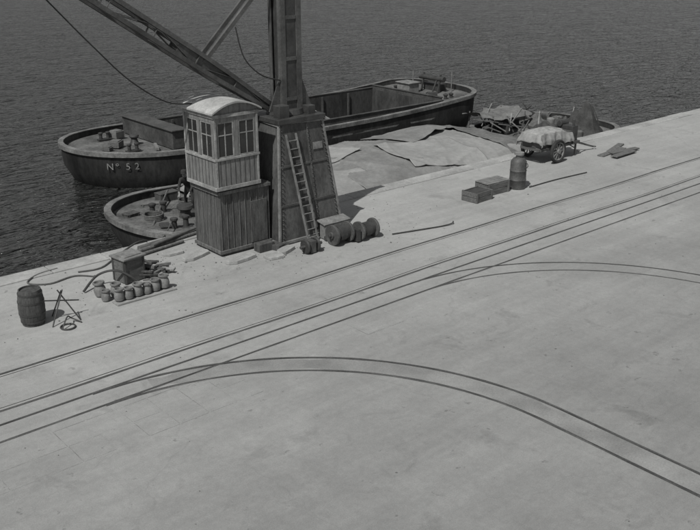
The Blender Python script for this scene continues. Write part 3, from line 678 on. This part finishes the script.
for i,(x,y,s) in enumerate(((8.73,18.17,.95),(8.98,18.2,1.05),(9.23,18.17,.9),(9.47,18.2,1.0),(9.72,18.2,1.1),(8.62,18.62,1.1),(8.35,18.85,1.2),(8.3,18.5,.9))):
    cp_=copy_thing(pot,(x,y,0 if i<5 else -.045*s),i*.7,s); cp_.rotation_euler[0]=(.0,.06,-.05,.0,.08,-.04,.1,0)[i]
g=MB(); g.box((9.15,18.15,.022),(1.6,.3,.044)); solo('board',g,'woodl',(9.15,18.15,0),'low pale board under a row of pots','board',bevel=.006)
rod([(8.1,19.3,.05),(8.6,19.5,.3),(9.0,19.2,.4),(9.4,18.9,.1)],'curved iron hook leaning among the pots',.03)
t=thing('scrap_heap',(9.95,19.4,0),'small heap of scrap timber and iron beside the chest','scrap heap')
for i in range(26):
    x=10.0+random.uniform(-.3,.4);y=19.4+random.uniform(-.5,.6); g=MB(); g.box((x,y,.05+random.uniform(0,.2)),(random.uniform(.15,.6),random.uniform(.04,.14),random.uniform(.04,.1)),Matrix.Rotation(random.uniform(0,3),3,'Z')@Matrix.Rotation(random.uniform(-.3,.3),3,'X'))
    part(t,'timber_scrap',g,random.choice(['woodm','woodd','woodl','iron']),bevel=.005)
for k,(p,q,rr) in enumerate((((10.4,20.95,.08),(12.9,21.35,.08),.06),((10.6,21.15,.09),(13.1,21.6,.09),.07),((10.2,20.7,.06),(11.9,20.95,.06),.05),((10.9,20.9,.18),(12.6,21.4,.2),.05))):
    g=MB(); g.cyl(p,q,rr,rr*.8,12); solo('timber_pole',g,'woodm' if k%2 else 'batt',p,'rough timber pole lying along the quay edge','pole',smooth=True,group='timber poles stacked on the quay edge')
bx_,by_=6.47,18.4
t=thing('barrel',(bx_,by_,0),'dark upright barrel standing on the quay','barrel')
g=MB(); g.lathe([(.24,0),(.28,.2),(.295,.42),(.28,.64),(.245,.84),(.22,.84),(.22,.8)],(bx_,by_,0),26); part(t,'staves',g,'woodd',smooth=True)
for z,R_ in((.1,.272),(.28,.294),(.56,.294),(.75,.272)):
    g=MB(); g.cyl((bx_,by_,z-.02),(bx_,by_,z+.02),R_,n=26); part(t,'hoop',g,'iron',smooth=True)
t=thing('wire_stand',(6.95,17.8,0),'thin bent iron rods forming a small tangled stand','rod stand')
for a_,b_ in (((6.7,17.9,.0),(7.1,18.1,.75)),((7.35,17.85,0),(7.0,18.15,.75)),((6.95,18.5,0),(7.05,18.05,.75)),((6.5,18.2,.6),(7.5,18.2,.35))): part(t,'leg',MB().cyl(a_,b_,.016,n=8),'iron')
g=MB(); g.ring((6.95,17.65,.03),(0,0,1),.16,.018,20,6); part(t,'loop',g,'iron',smooth=True)
g=MB(); g.tube(smooth_pts([(6.8,17.6,.03),(7.0,17.75,.22),(7.15,17.9,.1),(7.3,17.7,.02)]),.016); part(t,'hook',g,'iron',smooth=True)
# scattered grit
g=MB()
for i in range(600):
    if i<480: x=random.gauss(12.5,3.4); y=random.gauss(19.3,1.0)
    else: x=random.uniform(3,32); y=random.uniform(4,21)
    if y>21.0: continue
    s=random.uniform(.006,.02)*(1.8 if random.random()<.04 else 1); g.box((x,y,s*.3),(s*random.uniform(.8,2),s,s),Matrix.Rotation(random.uniform(0,3),3,'Z')@Matrix.Rotation(.4,3,'X'))
o=solo('gravel',g,'woodm',(0,0,0),'scattered dark grit and chips on quay concrete','gravel'); o['kind']='stuff'
# ---------------------------------------------------------------- boatman
def person(loc,rz,label):
    P=[];E=[];Rr=[]
    def v(p,r_,par=None):
        P.append(p);Rr.append(r_); 
        if par is not None: E.append((par,len(P)-1))
        return len(P)-1
    pel=v((0,0,.88),(.15,.12)); 
    sp=v((.10,0,1.05),(.145,.115),pel); ch=v((.26,0,1.24),(.16,.13),sp); ne=v((.37,0,1.38),(.065,.065),ch); hd=v((.44,0,1.47),(.095,.09),ne); ht=v((.49,0,1.57),(.085,.08),hd)
    for s in(-1,1):
        hp=v((.0,s*.1,.82),(.1,.1),pel); kn=v((.08,s*.13,.46),(.07,.07),hp); an=v((-.02,s*.14,.09),(.05,.05),kn); v((.15,s*.15,.04),(.045,.035),an)
        shd=v((.30,s*.19,1.27),(.075,.075),ch); el=v((.42,s*.24,1.02),(.055,.055),shd); wr=v((.60,s*.18,.86),(.035,.035),el); pm=v((.67,s*.16,.82),(.035,.02),wr)
        for k in range(4): a1=v((.72,s*(.13+.02*k),.79),(.011,.011),pm); v((.75,s*(.13+.02*k),.75-.004*k),(.009,.009),a1)
        a1=v((.68,s*.11,.80),(.012,.012),pm)
    me=D.meshes.new('person_base'); me.from_pydata(P,E,[]); ob=link(D.objects.new('tmp',me))
    sk=ob.modifiers.new('s','SKIN'); sk.use_smooth_shade=True
    for i,q in enumerate(me.skin_vertices[0].data): q.radius=Rr[i]; q.use_root=(i==0)
    ss=ob.modifiers.new('ss','SUBSURF'); ss.levels=1; ss.render_levels=1
    C.view_layer.update(); m2=D.meshes.new_from_object(ob.evaluated_get(C.evaluated_depsgraph_get())); D.objects.remove(ob)
    m2.materials.clear(); m2.materials.append(M['cloth']); m2.materials.append(M['skin'])
    for p in m2.polygons:
        c=p.center
        if c.z>1.41 or c.x>.6: p.material_index=1
    e=thing('person',loc,label,'person'); b=link(D.objects.new('body',m2)); b.parent=e
    cp=MB(); cp.lathe([(.105,0),(.11,.05),(.09,.1),(.02,.125)],(.49,0,1.56),16); cp.box((.59,0,1.57),(.12,.14,.015)); c=mesh('cap',cp,'cloth',smooth=True); c.parent=e
    e.rotation_euler[2]=rz; return e
person((15.35,26.35,-1.04),-2.4,'person in dark clothes and cap stooping on the lighter deck')
